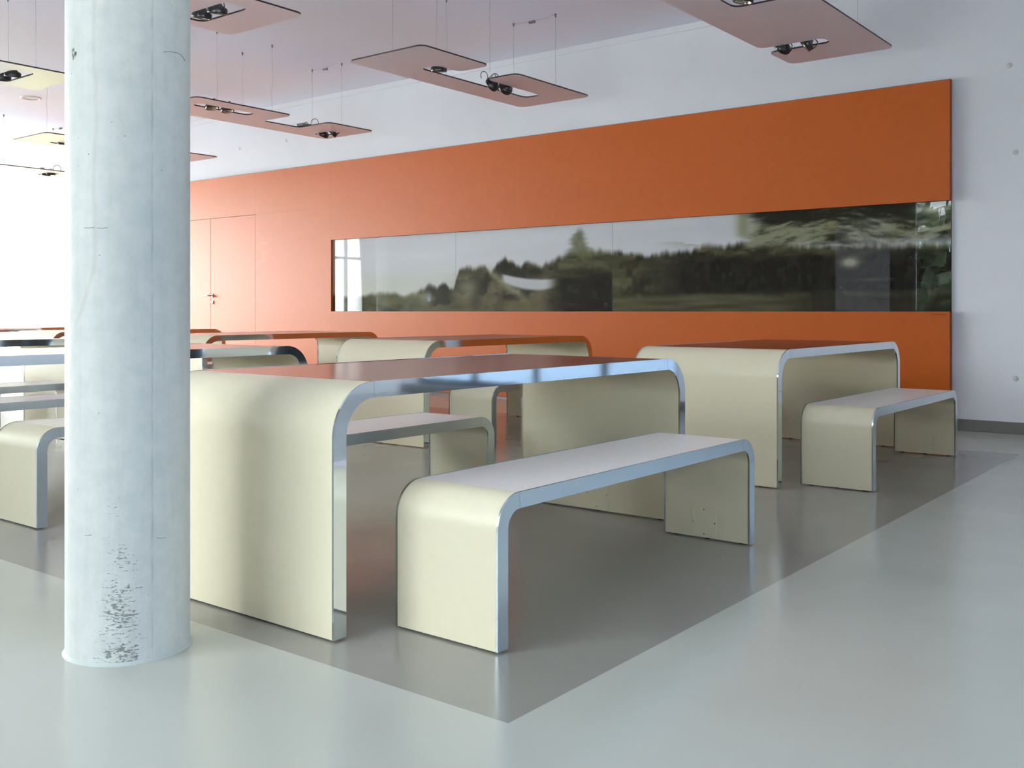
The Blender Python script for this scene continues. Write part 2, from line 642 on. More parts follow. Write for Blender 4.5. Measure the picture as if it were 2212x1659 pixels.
# ---- the mural: a blurred landscape print behind four panes of glass
def vnoise(x, y, seed):
    xi = np.floor(x).astype(np.int64); yi = np.floor(y).astype(np.int64)
    xf = x - xi; yf = y - yi

    def h(i, j):
        n = (i * 374761393 + j * 668265263 + seed * 144665) & 0xffffffff
        n = ((n ^ (n >> 13)) * 1274126177) & 0xffffffff
        return ((n ^ (n >> 16)) & 0xffff) / 65535.0
    u = xf * xf * (3 - 2 * xf); v = yf * yf * (3 - 2 * yf)
    return (h(xi, yi) * (1 - u) + h(xi + 1, yi) * u) * (1 - v) + (h(xi, yi + 1) * (1 - u) + h(xi + 1, yi + 1) * u) * v


def fbm(x, y, seed, o=4):
    s = 0; a = .5; t = 0
    for k in range(o):
        s = s + a * vnoise(x * 2 ** k, y * 2 ** k, seed + k * 17); t += a; a *= .5
    return s / t


def sm(a, b, x):
    t = np.clip((x - a) / (b - a), 0, 1)
    return t * t * (3 - 2 * t)


def paint(u, t):
    """u: photo column, t: 0..1 up the mural -> sRGB 0..255"""
    u = u + 0.0 * t
    streak = fbm(u / 38.0, t * 15, 5)
    fine = fbm(u / 11.0, t * 13, 9)
    long_ = fbm(u / 120.0, t * 22, 13)

    def mix(c, d, a):
        return c * (1 - a[..., None]) + (np.array(d, float) if not isinstance(d, np.ndarray) else d) * a[..., None]
    sky = np.stack([206 + 6 * t, 208 + 7 * t, 212 + 10 * t], -1) + (fbm(u / 150, t * 7, 2)[..., None] - .5) * 16
    col = mix(sky, (196, 200, 190), .7 * (1 - sm(.35, .62, t)))
    # tree line
    U = [700, 745, 780, 840, 870, 900, 925, 945, 962, 980, 992, 1010, 1030, 1048, 1060, 1075, 1092, 1105, 1125, 1140, 1165, 1185, 1200, 1225, 1275, 1300, 1330, 1365, 1400, 1440, 1480, 1520, 1560, 1600, 1640, 1700, 1760, 2060]
    T = [.24, .18, .20, .25, .20, .22, .33, .30, .36, .27, .50, .54, .53, .57, .47, .58, .65, .60, .54, .60, .53, .56, .60, .66, .68, .68, .655, .63, .60, .62, .63, .68, .665, .70, .69, .665, .64, .60]
    sk = np.interp(u, U, T) + (fbm(u / 9, u * 0 + 3.3, 21) - .5) * .085
    wd = .035 + .02 * vnoise(u / 30, u * 0, 8)
    trees = 1 - sm(sk - wd, sk + wd, t)
    green = np.stack([52 + 66 * streak, 53 + 62 * streak, 38 + 46 * streak], -1)
    dark = np.stack([27 + 20 * fine, 27 + 18 * fine, 24 + 15 * fine], -1)
    brown = np.stack([92 + 30 * fine, 86 + 28 * fine, 70 + 24 * fine], -1)
    wb = sm(1030, 1070, u) * (1 - sm(1170, 1215, u))
    green = mix(green, brown, .75 * wb)
    dm = sm(.44, .66, fbm(u / 40 + 7, t * 6, 31))
    dm = np.maximum(dm * .8, sm(1330, 1500, u) * sm(.14, .22, t) * (1 - sm(.50, .66, t + .12 * (streak - .5))))
    dm = np.maximum(dm, sm(1165, 1230, u) * (1 - sm(1321, 1325, u)) * (1 - sm(.34, .56, t + .14 * (streak - .5))))
    dm = np.maximum(dm, .9 * np.exp(-((u - 1150) / 32) ** 2 - ((t - .47) / .09) ** 2))
    dm = np.maximum(dm, .8 * np.exp(-((u - 1028) / 14) ** 2 - ((t - .26) / .20) ** 2))
    dm = np.maximum(dm, .8 * np.exp(-((u - 962) / 16) ** 2 - ((t - .22) / .14) ** 2))
    col = mix(col, mix(green, dark, dm), trees)
    # haze over the woods at left centre
    hz = np.exp(-((u - 1010) / 26) ** 2 - ((t - .30) / .14) ** 2) + .9 * np.exp(-((u - 918) / 14) ** 2 - ((t - .16) / .09) ** 2)
    col = mix(col, (140, 140, 116), np.clip(.7 * hz, 0, 1))
    # mist and low woods far left stay pale
    pale = (1 - sm(860, 985, u)) * trees
    col = mix(col, (128, 134, 118), .35 * pale)
    # conifer
    cw = np.clip((.985 - t) / .34, 0, 1) * 30 * (.35 + 1.1 * fbm(t * 30, u * 0 + 1.5, 41, 2))
    cm = (1 - sm(cw * .35, cw * 1.3 + 6, np.abs(u - 1251 - 10 * (streak - .5)))) * sm(.58, .66, t) * (1 - sm(.88, .99, t))
    col = mix(col, np.stack([74 + 44 * fine, 78 + 42 * fine, 56 + 32 * fine], -1), .8 * cm)
    # meadow strip at the foot, from the third pane on
    gl = (1 - sm(.13, .21, t + .06 * (long_ - .5))) * sm(1323, 1326, u)
    gc = np.stack([50 + 62 * long_, 51 + 60 * long_, 38 + 42 * long_], -1)
    col = mix(col, mix(gc, dark, .75 * sm(1640, 1800, u)), gl)
    # olive ground left of it and a pale lane
    g2 = (1 - sm(.10, .20, t)) * sm(1040, 1080, u) * (1 - sm(1140, 1190, u))
    col = mix(col, (98, 94, 66), .7 * g2)
    lane = np.exp(-((t - (.47 - .0042 * (u - 1060))) / .06) ** 2) * sm(1045, 1068, u) * (1 - sm(1118, 1150, u))
    col = mix(col, (150, 148, 122), .7 * lane)
    # pale lozenge, sharp above, melting to the right
    up = .445 - .0016 * (u - 1085) + .0000085 * (u - 1085) ** 2
    dn = .37 - .0030 * (u - 1085) + .0000200 * (u - 1085) ** 2
    bl = sm(dn - .03, dn + .02, t) * (1 - sm(up - .01, up + .025, t)) * sm(1080, 1092, u - 24 * (.42 - t)) * (1 - sm(1176, 1212, u))
    col = mix(col, (190, 193, 196), bl)
    # branches sweeping across the upper right
    warp = .05 * np.sin(u / 60.0) + .05 * (fbm(u / 70, t * 4, 81) - .5)
    st2 = .55 * fbm(u / 60 + 4, (t + warp) * 22, 71, 5) + .45 * fbm(u / 24, (t + warp * 1.4) * 46, 77, 4)
    cn = sm(1596, 1640, u + 50 * (fbm(t * 14, u / 60, 55) - .5)) * sm(.58, .70, t + .14 * (fbm(u / 50, t * 5, 61) - .5))
    lit = .16 * np.exp(-((t - .76) / .09) ** 2) - .16 * sm(.84, .95, t) + .05 * np.exp(-((u - 1680) / 60) ** 2)
    lb = sm(.40, .74, st2 + lit) * .92
    col = mix(col, np.stack([44 + 108 * lb, 44 + 109 * lb, 35 + 92 * lb], -1), cn)
    # edge of the branches fades to olive on the sky
    ed = np.exp(-((u - 1606) / 16) ** 2) * sm(.72, .8, t)
    col = mix(col, (134, 136, 104), .8 * ed)
    # thin streaks trailing left under the branches
    tr = sm(1380, 1560, u) * (1 - sm(1600, 1650, u)) * np.exp(-((t - .74 + .0003 * (u - 1500)) / .07) ** 2) * sm(.5, .62, long_)
    col = mix(col, (112, 114, 90), .6 * tr)
    for (pu, pt, su, st_, c_, a_) in ((1836, .47, 20, .055, (158, 156, 134), .95), (2020, .93, 34, .035, (190, 192, 176), .9),
                                      (1796, .84, 14, .035, (150, 148, 100), .8), (1930, .70, 14, .05, (110, 114, 86), .6),
                                      (1740, .76, 50, .022, (150, 152, 128), .6), (1700, .83, 40, .015, (140, 142, 116), .5),
                                      (1900, .86, 50, .02, (150, 152, 132), .5), (1880, .30, 40, .02, (86, 88, 80), .5)):
        g = np.exp(-((u - pu) / su) ** 2 - ((t - pt) / st_) ** 2) * a_
        col = mix(col, c_, np.clip(g * (1.1 + 1.2 * (streak - .5)), 0, 1))
    return np.clip(col * .93, 0, 255)


mm_ = bpy.data.materials.new('mural_print')
mm_.use_nodes = True
t_ = mm_.node_tree
b_ = t_.nodes['Principled BSDF']
at = t_.nodes.new('ShaderNodeAttribute'); at.attribute_name = 'print'
t_.links.new(at.outputs['Color'], b_.inputs['Base Color'])
b_.inputs['Roughness'].default_value = .6
b_.inputs['Specular IOR Level'].default_value = 0.0
b_.inputs['Coat Weight'].default_value = 1.0
b_.inputs['Coat Roughness'].default_value = 0.004
b_.inputs['Coat IOR'].default_value = 1.52

mural = thing('glass_mural', 'long glass-covered landscape print set into the orange cladding', 'mural', (0, YB, 0))
cuts = [MX0] + [wall_pt(u_, 500, YB - .01)[0] for u_ in (985, 1323, 1757)] + [MX1]
for k in range(4):
    a, b = cuts[k] + .0012, cuts[k + 1] - .0012
    nx = int((px_of(b, 8.56) - px_of(a, 8.56)) / 1.9); nz = 84
    gx = np.linspace(a, b, nx); gz = np.linspace(MZ0 + .001, MZ1 - .001, nz)
    GX, GZ = np.meshgrid(gx, gz)
    uu_ = px_of(GX, 8.56)
    colr = paint(uu_, (GZ - MZ0) / (MZ1 - MZ0)) / 255
    colr = np.where(colr <= .04045, colr / 12.92, ((colr + .055) / 1.055) ** 2.4)
    verts = np.stack([GX.ravel(), np.full(GX.size, -.014), GZ.ravel()], -1)
    idx = np.arange(nx * nz).reshape(nz, nx)
    fcs = np.stack([idx[:-1, :-1].ravel(), idx[:-1, 1:].ravel(), idx[1:, 1:].ravel(), idx[1:, :-1].ravel()], -1)
    me = bpy.data.meshes.new('pane')
    vl = verts.tolist(); fl = fcs.tolist()
    # back and rim so that the pane is a solid slab
    n0 = len(vl)
    vl += [[a, -.006, MZ0 + .001], [b, -.006, MZ0 + .001], [b, -.006, MZ1 - .001], [a, -.006, MZ1 - .001]]
    fl.append([n0 + 3, n0 + 2, n0 + 1, n0])
    me.from_pydata(vl, [], fl)
    ca = me.color_attributes.new('print', 'FLOAT_COLOR', 'POINT')
    cc_ = np.ones((len(vl), 4), dtype=np.float32)
    cc_[:n0, :3] = colr.reshape(-1, 3)
    cc_[n0:, :3] = .1
    ca.data.foreach_set('color', cc_.ravel())
    me.update()
    obj('pane', me, mm_, mural)
# dark backing seen in the joints between panes
bm = bmesh.new(); box(bm, MX0, MX1, -.006, -.003, MZ0, MZ1)
obj('backing', bm, M['gap'], mural)

# cone plugs left by the formwork ties
for i, (u_, v_) in enumerate(((2194, 329), (2181, 141), (2194, 818), (518, 321), (619, 304), (938, 315))):
    if i == 5: continue
    x_, z_ = wall_pt(u_, v_, YB)
    bm = bmesh.new()
    lathe(bm, [(0, .0006), (.020, .0006), (.0215, 0)], 24, mat4=Matrix.Translation((x_, YB, z_)) @ Matrix.Rotation(R(90), 4, 'X'))
    obj('tie_hole', bm, M['tie'], wall_back)

# flush ring in the ceiling
bm = bmesh.new()
lathe(bm, [(.095, 0), (.095, -.012), (.125, -.016), (.130, 0)], 40)
rg = obj('ceiling_speaker', bm, mat('ring_white', (235, 228, 228), .4), loc=(-12.76, 6.33, H))
tag(rg, 'round white ring set flush in the ceiling left of the column', 'ceiling fitting')

# ------------------------------------------------------------------ the bent tables and benches
def arc(cy, cz, r, a0, a1, n=20):
    return [(cy + r * math.cos(a0 + (a1 - a0) * k / n), cz + r * math.sin(a0 + (a1 - a0) * k / n)) for k in range(n + 1)]


def bent_furniture(kind, label, cat, group, W_, L_, h, t, r, top_m, edge_m, top_name, pan_x, pan_w, pan_h):
    """origin: right-hand front foot corner; runs to -x and +y"""
    g = .006                                # gap under the feet
    root = thing(kind, label, cat, group=group)
    hp = math.pi / 2
    leg_o = [(0, g)] + [(y, z) for y, z in arc(r, h - r, r, math.pi, hp)]
    leg_i = [(t, g)] + [(y, z) for y, z in arc(r, h - r, r - t, math.pi, hp)]
    # legs: bent sheets, the far one mirrored
    for far in (0, 1):
        bm = bmesh.new()
        fo = [((L_ - y) if far else y, z) for y, z in leg_o]
        fi = [((L_ - y) if far else y, z) for y, z in leg_i]
        strip_prism(bm, fo, fi, -W_, 0)
        leg = obj('leg', bm, M['cream'], root, smooth=True)
        s = -1 if far else 1
        yi = (L_ - t) if far else t
        bm = bmesh.new()
        xc = -W_ + pan_x
        box(bm, xc, xc + pan_w, min(yi, yi + s * .0018), max(yi, yi + s * .0018), g + .002, pan_h)
        pn = obj('access_panel', bm, M['cream'], leg, bevel=.0006, bseg=1)
        for sxx, szz in ((xc + pan_w / 2, pan_h - .006), (xc + .008, pan_h * .55), (xc + pan_w - .008, pan_h * .55), (xc + pan_w / 2, g + .016)):
            bm = bmesh.new()
            rot = Matrix.Rotation(R(90 if far else -90), 4, 'X')
            lathe(bm, [(0, .0022), (.0022, .002), (.0036, .001), (.0036, 0)], 12, mat4=Matrix.Translation((sxx, yi + s * .0018, szz)) @ rot)
            obj('screw', bm, M['screw'], leg)
        for gx in (-W_ * .12, -W_ * .5, -W_ * .88):
            bm = bmesh.new()
            yc_ = (L_ - t / 2) if far else t / 2
            lathe(bm, [(0, 0), (.012, 0), (.012, g + .002), (0, g + .002)], 14, mat4=Matrix.Translation((gx, yc_, 0)))
            obj('foot_glide', bm, M['rubber'], leg)
    # flat top: coloured face above, cream beneath
    bm = bmesh.new()
    box(bm, -W_, 0, r, L_ - r, h - t, h - .0012)
    slab = obj(top_name, bm, M['cream'], root)
    bm = bmesh.new()
    box(bm, -W_, 0, r + .0006, L_ - r - .0006, h - .0012, h)
    obj('laminate', bm, top_m, slab)
    # metal edging: three lengths with fine joints, on both long sides
    e = .0014
    lo = [(-e, g)] + arc(r, h - r, r + e, math.pi, hp)
    li = [(t + e, g)] + arc(r, h - r, r - t - e, math.pi, hp)
    for side in (1, -1):
        bm = bmesh.new()
        xa, xb = (-.004, .0035) if side > 0 else (-W_ - .0035, -W_ + .004)
        strip_prism(bm, lo, li, xa, xb)
        strip_prism(bm, [(L_ - y, z) for y, z in lo], [(L_ - y, z) for y, z in li], xa, xb)
        q = .0009
        strip_prism(bm, [(r + q, h + e), (L_ - r - q, h + e)], [(r + q, h - t - e), (L_ - r - q, h - t - e)], xa, xb)
        obj('edge_trim', bm, edge_m, root, smooth=True, bevel=.0022, bseg=3)
    return root


TW, TL, TH, TT, TR = .896, 2.122, .7467, .0465, .160
BW, BL, BH, BT, BR = .390, 1.689, .4395, .0440, .100
X0, DXT = -2.1815, 2.589
YR = (1.963, 5.135)
table0 = bent_furniture('dining_table', 'nearest long table, cream ends, brown top and polished edge, just right of the column', 'table',
                        'bent cream dining tables', TW, TL, TH, TT, TR, M['brown'], M['chrome'], 'tabletop', .39, .125, .15)
table0.location = (X0, YR[0], 0)
bench0 = bent_furniture('bench', 'nearest cream bench, standing alone in front at the centre of the picture', 'bench',
                        'bent cream benches', BW, BL, BH, BT, BR, M['seat'], M['satin'], 'seat', .130, .115, .13)
bench0.location = (X0 + .435, YR[0] + .215, 0)

TLAB = {
    (1, 0): 'brown-topped table at far right of back row, right end of the orange wall behind it',
    (0, 1): 'front-row table left of the nearest one, its top running behind the concrete column',
    (1, 1): 'back-row table in the middle, below the left half of the mural',
    (0, 2): 'front-row table left of the column, its far end just reaching the column',
    (1, 2): 'back-row table right behind the column, below the orange door',
    (1, 3): 'back-row table left of the column, only its curved ends showing beside the column',
    (1, 4): 'farthest table at left edge, only a thin brown line of its top showing',
}
BLAB = {
    (0, 0, 'l'): 'bench seen through the nearest table, on its left side, pinkish seat',
    (1, 0, 'r'): 'cream bench at far right, in front of the right table of the back row',
    (1, 0, 'l'): 'bench behind the far leg of the nearest table, left of the right back table',
    (0, 1, 'r'): 'bench at left picture edge with rounded cream end, cut by the concrete column',
    (0, 1, 'l'): 'upper bench rail left of the column, directly behind the bench with the rounded end',
    (1, 1, 'r'): 'small bench glimpsed under the nearest table, right of the middle back table',
    (1, 1, 'l'): 'bench on the left side of the middle back table, hidden behind its end',
    (0, 2, 'r'): 'thin bench rail left of the column, just under the front table tops',
    (0, 2, 'l'): 'bench whose dark curved far end touches the left picture edge',
    (1, 2, 'r'): 'bench on the right side of the back table below the orange door',
    (1, 2, 'l'): 'bench on the left side of the back table below the orange door',
    (1, 3, 'r'): 'bench on the right side of the back table left of the column',
    (1, 3, 'l'): 'bench on the left side of the back table left of the column, bleached by light',
    (1, 4, 'r'): 'bench on the right side of the farthest table',
    (1, 4, 'l'): 'bench on the left side of the farthest table',
}
for (row, i), lab in TLAB.items():
    dup(table0, (X0 - DXT * i, YR[row], 0), lab)
for (row, i, sd), lab in BLAB.items():
    x_ = X0 - DXT * i + (.435 if sd == 'r' else -(TW + .045))
    dup(bench0, (x_, YR[row] + .215, 0), lab)

# ------------------------------------------------------------------ concrete column
COLX, COLY, COLR = -2.625, 1.585, .168


def col_theta(u):
    """angle round the column of the surface point seen in photo column u"""
    w = math.atan((u - CX) / F_PX) - _a
    d = Vector((math.sin(w), math.cos(w)))
    c = Vector((COLX, COLY))
    bq = d.dot(c)
    disc = bq * bq - (c.length_squared - COLR ** 2)
    tt = bq - math.sqrt(max(disc, 0))
    p = d * tt - c
    return math.atan2(p.y, p.x), tt * math.cos(math.atan((u - CX) / F_PX))


def col_z(v, depth):
    return EYE - (v - HY) / F_PX * depth


def concrete():
    m = bpy.data.materials.new('exposed_concrete')
    m.use_nodes = True
    t = m.node_tree
    N, L = t.nodes, t.links
    b = N['Principled BSDF']
    b.inputs['Roughness'].default_value = .55
    b.inputs['Specular IOR Level'].default_value = .4
    co = N.new('ShaderNodeTexCoord')
    sp = N.new('ShaderNodeSeparateXYZ'); L.new(co.outputs['Object'], sp.inputs[0])

    def math_(op, a, bb=None, c=None):
        n = N.new('ShaderNodeMath'); n.operation = op
        for k, v in enumerate((a, bb, c)):
            if v is None: continue
            if isinstance(v, (int, float)): n.inputs[k].default_value = v
            else: L.new(v, n.inputs[k])
        return n.outputs[0]

    def mr(x, a0, a1, b0, b1, smooth=True):
        n = N.new('ShaderNodeMapRange')
        if smooth: n.interpolation_type = 'SMOOTHSTEP'
        for k, v in enumerate((x, a0, a1, b0, b1)):
            if isinstance(v, (int, float)): n.inputs[k].default_value = v
            else: L.new(v, n.inputs[k])
        return n.outputs[0]

    def vec(x, y, z):
        n = N.new('ShaderNodeCombineXYZ')
        for k, v in enumerate((x, y, z)):
            if isinstance(v, (int, float)): n.inputs[k].default_value = v
            else: L.new(v, n.inputs[k])
        return n.outputs[0]

    def noise(v, sc, det=4, rough=.55):
        n = N.new('ShaderNodeTexNoise'); n.inputs['Scale'].default_value = sc
        n.inputs['Detail'].default_value = det; n.inputs['Roughness'].default_value = rough
        L.new(v, n.inputs['Vector']); return n.outputs[0]

    th = math_('ARCTAN2', sp.outputs[1], sp.outputs[0])
    z = sp.outputs[2]
    # centre of the honeycombed streak drifts to the right as it goes down
    thA, thB = col_theta(212)[0], col_theta(262)[0]
    cen = mr(z, 0.25, .80, thB, thA, False)
    arcd = math_('MULTIPLY', math_('SUBTRACT', th, cen), COLR)          # metres along the surface
    uv = vec(math_('MULTIPLY', th, COLR), z, 0)
    uvs = vec(math_('MULTIPLY', th, COLR * 1.0), math_('MULTIPLY', z, 1.7), 0)
    width = mr(z, 0.0, .70, .105, .022)
    rel = math_('DIVIDE', arcd, width)
    gauss = math_('POWER', 2.718, math_('MULTIPLY', math_('MULTIPLY', rel, rel), -1.0))
    zfall = mr(z, .0, 1.15, 1.0, .0)
    foot = math_('MULTIPLY', mr(z, .0, .26, .62, 0), mr(math_('ABSOLUTE', rel), .6, 2.2, 1, .35))
    patch = mr(noise(uvs, 11, 3), .38, .6, .66, 1)
    dens = math_('MULTIPLY', math_('MAXIMUM', math_('MULTIPLY', gauss, zfall), foot), patch)
    uvh = vec(math_('MULTIPLY', th, COLR * .62), math_('MULTIPLY', z, 1.75), 0)
    pn = noise(uvh, 95, 7, .72)
    thr = mr(dens, 0, 1, .79, .492, False)
    pit = mr(math_('SUBTRACT', pn, thr), 0, .045, 0, 1)
    # scattered blowholes
    vo = N.new('ShaderNodeTexVoronoi'); vo.inputs['Scale'].default_value = 30
    L.new(uv, vo.inputs['Vector'])
    sc_ = N.new('ShaderNodeSeparateColor'); L.new(vo.outputs['Color'], sc_.inputs[0])
    keep = math_('GREATER_THAN', sc_.outputs[0], .86)
    hole = math_('MULTIPLY', keep, mr(vo.outputs['Distance'], .025, .065, 1, 0))
    holes = math_('MAXIMUM', pit, hole)
    # joint of the formwork
    ths = col_theta(330)[0]
    wob = math_('MULTIPLY', math_('SUBTRACT', noise(vec(0, z, 0), 14, 5), .5), .006)
    sd = math_('ABSOLUTE', math_('ADD', math_('MULTIPLY', math_('SUBTRACT', th, ths), COLR), wob))
    seam = math_('MULTIPLY', mr(sd, .0002, .0045, .8, 0), mr(noise(vec(0, z, 3), 9, 4), .35, .62, .05, .75))
    # soft mottling, long vertical runs
    mot = noise(uv, 16, 9, .7)
    run = noise(vec(math_('MULTIPLY', th, COLR * 6), math_('MULTIPLY', z, .35), 0), 5, 5)
    fine = noise(uv, 90, 3)
    c1 = N.new('ShaderNodeMix'); c1.data_type = 'RGBA'
    c1.inputs[6].default_value = lin((184, 185, 183)); c1.inputs[7].default_value = lin((196, 195, 192))
    L.new(mr(mot, .3, .7, 0, 1), c1.inputs[0])
    c2 = N.new('ShaderNodeMix'); c2.data_type = 'RGBA'; c2.blend_type = 'MULTIPLY'
    L.new(c1.outputs[2], c2.inputs[6]); c2.inputs[7].default_value = (.86, .87, .84, 1)
    L.new(mr(run, .45, .75, 0, .55), c2.inputs[0])
    # yellowish rust run
    thy = col_theta(205)[0]
    bend = math_('MULTIPLY', math_('POWER', mr(z, .90, 1.16, 1, 0, False), 2.0), .075)
    ry = math_('ABSOLUTE', math_('ADD', bend, math_('ADD', math_('MULTIPLY', math_('SUBTRACT', th, thy), COLR), math_('MULTIPLY', math_('SUBTRACT', noise(vec(0, z, 7), 5, 3), .5), .03))))
    rust = math_('MULTIPLY', mr(ry, .001, .011, .26, 0), mr(z, .88, .95, 0, 1))
    c3 = N.new('ShaderNodeMix'); c3.data_type = 'RGBA'; c3.blend_type = 'MULTIPLY'
    L.new(c2.outputs[2], c3.inputs[6]); c3.inputs[7].default_value = (.72, .62, .48, 1); L.new(rust, c3.inputs[0])
    c4 = N.new('ShaderNodeMix'); c4.data_type = 'RGBA'
    L.new(c3.outputs[2], c4.inputs[6]); c4.inputs[7].default_value = lin((128, 136, 138))
    L.new(math_('MAXIMUM', math_('MULTIPLY', seam, .55), math_('MULTIPLY', mr(fine, .62, .8, 0, 1), .15)), c4.inputs[0])
    c5 = N.new('ShaderNodeMix'); c5.data_type = 'RGBA'
    L.new(c4.outputs[2], c5.inputs[6]); c5.inputs[7].default_value = lin((84, 88, 84))
    L.new(math_('MULTIPLY', holes, .72), c5.inputs[0])
    L.new(c5.outputs[2], b.inputs['Base Color'])
    hgt = math_('SUBTRACT', math_('MULTIPLY', fine, .06), math_('ADD', holes, math_('MULTIPLY', seam, .4)))
    bp = N.new('ShaderNodeBump'); bp.inputs['Strength'].default_value = .7; bp.inputs['Distance'].default_value = .006
    L.new(hgt, bp.inputs['Height']); L.new(bp.outputs[0], b.inputs['Normal'])
    return m


column = thing('concrete_column', 'thick round exposed-concrete column with pitted foot, in the left foreground', 'column', (COLX, COLY, 0))
bm = bmesh.new()
lathe(bm, [(COLR, 0), (COLR, .05), (COLR, 1.2), (COLR, 2.4), (COLR, H - .001)], 128)
obj('shaft', bm, concrete(), column)
bm = bmesh.new()
lathe(bm, [(COLR - .002, .012), (COLR + .0015, .008), (COLR + .003, .003), (COLR + .006, .0008), (COLR + .007, 0), (COLR - .002, 0)], 96)
obj('base_seal', bm, mat('pale_sealant', (172, 176, 172), .6), column)


def on_col(u, v, out=.0006):
    th, dp = col_theta(u)
    z = col_z(v, dp)
    return Vector(((COLR + out) * math.cos(th), (COLR + out) * math.sin(th), z))


bm = bmesh.new()
tube(bm, [on_col(*p) for p in ((353, 112.5), (362, 112), (372, 112.3), (382, 114), (390, 118), (396, 125), (400, 132))], .0009, 6)
obj('hairline_crack', bm, M['gap'] if False else mat('crack', (120, 130, 134), .8), column)
bm = bmesh.new()
rnd = random.Random(8)
for k in range(16):
    u0 = rnd.uniform(157, 166); v0 = rnd.uniform(100, 124)
    tube(bm, [on_col(u0, v0), on_col(u0 + rnd.uniform(-2, 2), v0 + rnd.uniform(3, 9))], .0007, 5)
obj('smudge', bm, mat('smudge', (128, 124, 112), .8), column)
bm = bmesh.new()
for (u0, u1, v0) in ((183, 198, 1156), (339, 357, 1162), (183, 205, 492), (210, 232, 492.5)):
    tube(bm, [on_col(u0, v0), on_col((u0 + u1) / 2, v0 + .5), on_col(u1, v0 - 1)], .0007, 5)
obj('scratch', bm, mat('scratch', (130, 132, 130), .8), column)

# ------------------------------------------------------------------ hanging lamp panels
ZL = 2.97
KL = 2.01 / 1.79                         # plan measures taken at 2.75 m, carried to ZL


def rounded(poly, rad, seg=7):
    out = []
    n = len(poly)
    for i in range(n):
        p = Vector(poly[i]); a = Vector(poly[i - 1]); b = Vector(poly[(i + 1) % n])
        da = (a - p); db = (b - p)
        r = min(rad, da.length * .45, db.length * .45)
        s = p + da.normalized() * r; e = p + db.normalized() * r
        for k in range(seg + 1):
            t = k / seg
            out.append((s * (1 - t) ** 2 + p * 2 * t * (1 - t) + e * t * t))
    return out


def plate_mesh(outlines, th=.012, rad=.075):
    cu = bpy.data.curves.new('plate', 'CURVE')
    cu.dimensions = '2D'
    cu.fill_mode = 'BOTH'
    cu.extrude = th / 2
    for pl in outlines:
        pts = rounded(pl, rad)
        sp = cu.splines.new('POLY')
        sp.points.add(len(pts) - 1)
        for q, p in zip(sp.points, pts):
            q.co = (p.x, p.y, 0, 1)
        sp.use_cyclic_u = True
    o = bpy.data.objects.new('tmp', cu)
    C.objects.link(o)
    dg = bpy.context.evaluated_depsgraph_get()
    me = bpy.data.meshes.new_from_object(o.evaluated_get(dg))
    bpy.data.objects.remove(o)
    bm = bmesh.new(); bm.from_mesh(me)
    bmesh.ops.remove_doubles(bm, verts=bm.verts, dist=1e-5)
    bmesh.ops.translate(bm, verts=bm.verts, vec=(0, 0, th / 2))
    bmesh.ops.recalc_face_normals(bm, faces=bm.faces)
    for f in bm.faces:
        f.material_index = 1 if abs(f.normal.z) < .5 else 0
        f.smooth = False
    me2 = bpy.data.meshes.new('plate')
    bm.to_mesh(me2); bm.free()
    return me2


def spot_meshes():
    a = bmesh.new()
    lathe(a, [(.050, -.016), (.058, -.016), (.060, -.010), (.060, .014), (.052, .022), (.030, .034), (.018, .052), (0, .054)], 32)
    A = bpy.data.meshes.new('housing'); a.to_mesh(A); a.free(); A.materials.append(M['black'])
    b = bmesh.new()
    lathe(b, [(.050, -.013), (.046, -.002), (.036, .008), (.022, .013), (.010, .015)], 32)
    B = bpy.data.meshes.new('reflector'); b.to_mesh(B); b.free(); B.materials.append(M['reflector'])
    c = bmesh.new()
    lathe(c, [(0, -.010), (.008, -.009), (.012, -.002), (.011, .013), (0, .014)], 20)
    K = bpy.data.meshes.new('bulb'); c.to_mesh(K); c.free(); K.materials.append(M['glassbulb'])
    d = bmesh.new()
    tube(d, [(.063, 0, .0), (.066, 0, .035), (.050, 0, .062), (-.050, 0, .062), (-.066, 0, .035), (-.063, 0, .0)], .0035, 6)
    D = bpy.data.meshes.new('bracket'); d.to_mesh(D); d.free(); D.materials.append(M['black'])
    return A, B, K, D


SPM = spot_meshes()


def add_spot(root, x, y, tilt=(0, 0), rz=0, z=.004):
    A, B, K, D = SPM
    h = bpy.data.objects.new('spotlight', A); C.objects.link(h); h.parent = root
    h.location = (x, y, z); h.rotation_euler = (R(tilt[0]), R(tilt[1]), R(rz)); h.scale = (1.12, 1.12, 1.12)
    for nm, me in (('reflector', B), ('bulb', K), ('bracket', D)):
        o = bpy.data.objects.new(nm, me); C.objects.link(o); o.parent = h
    return h


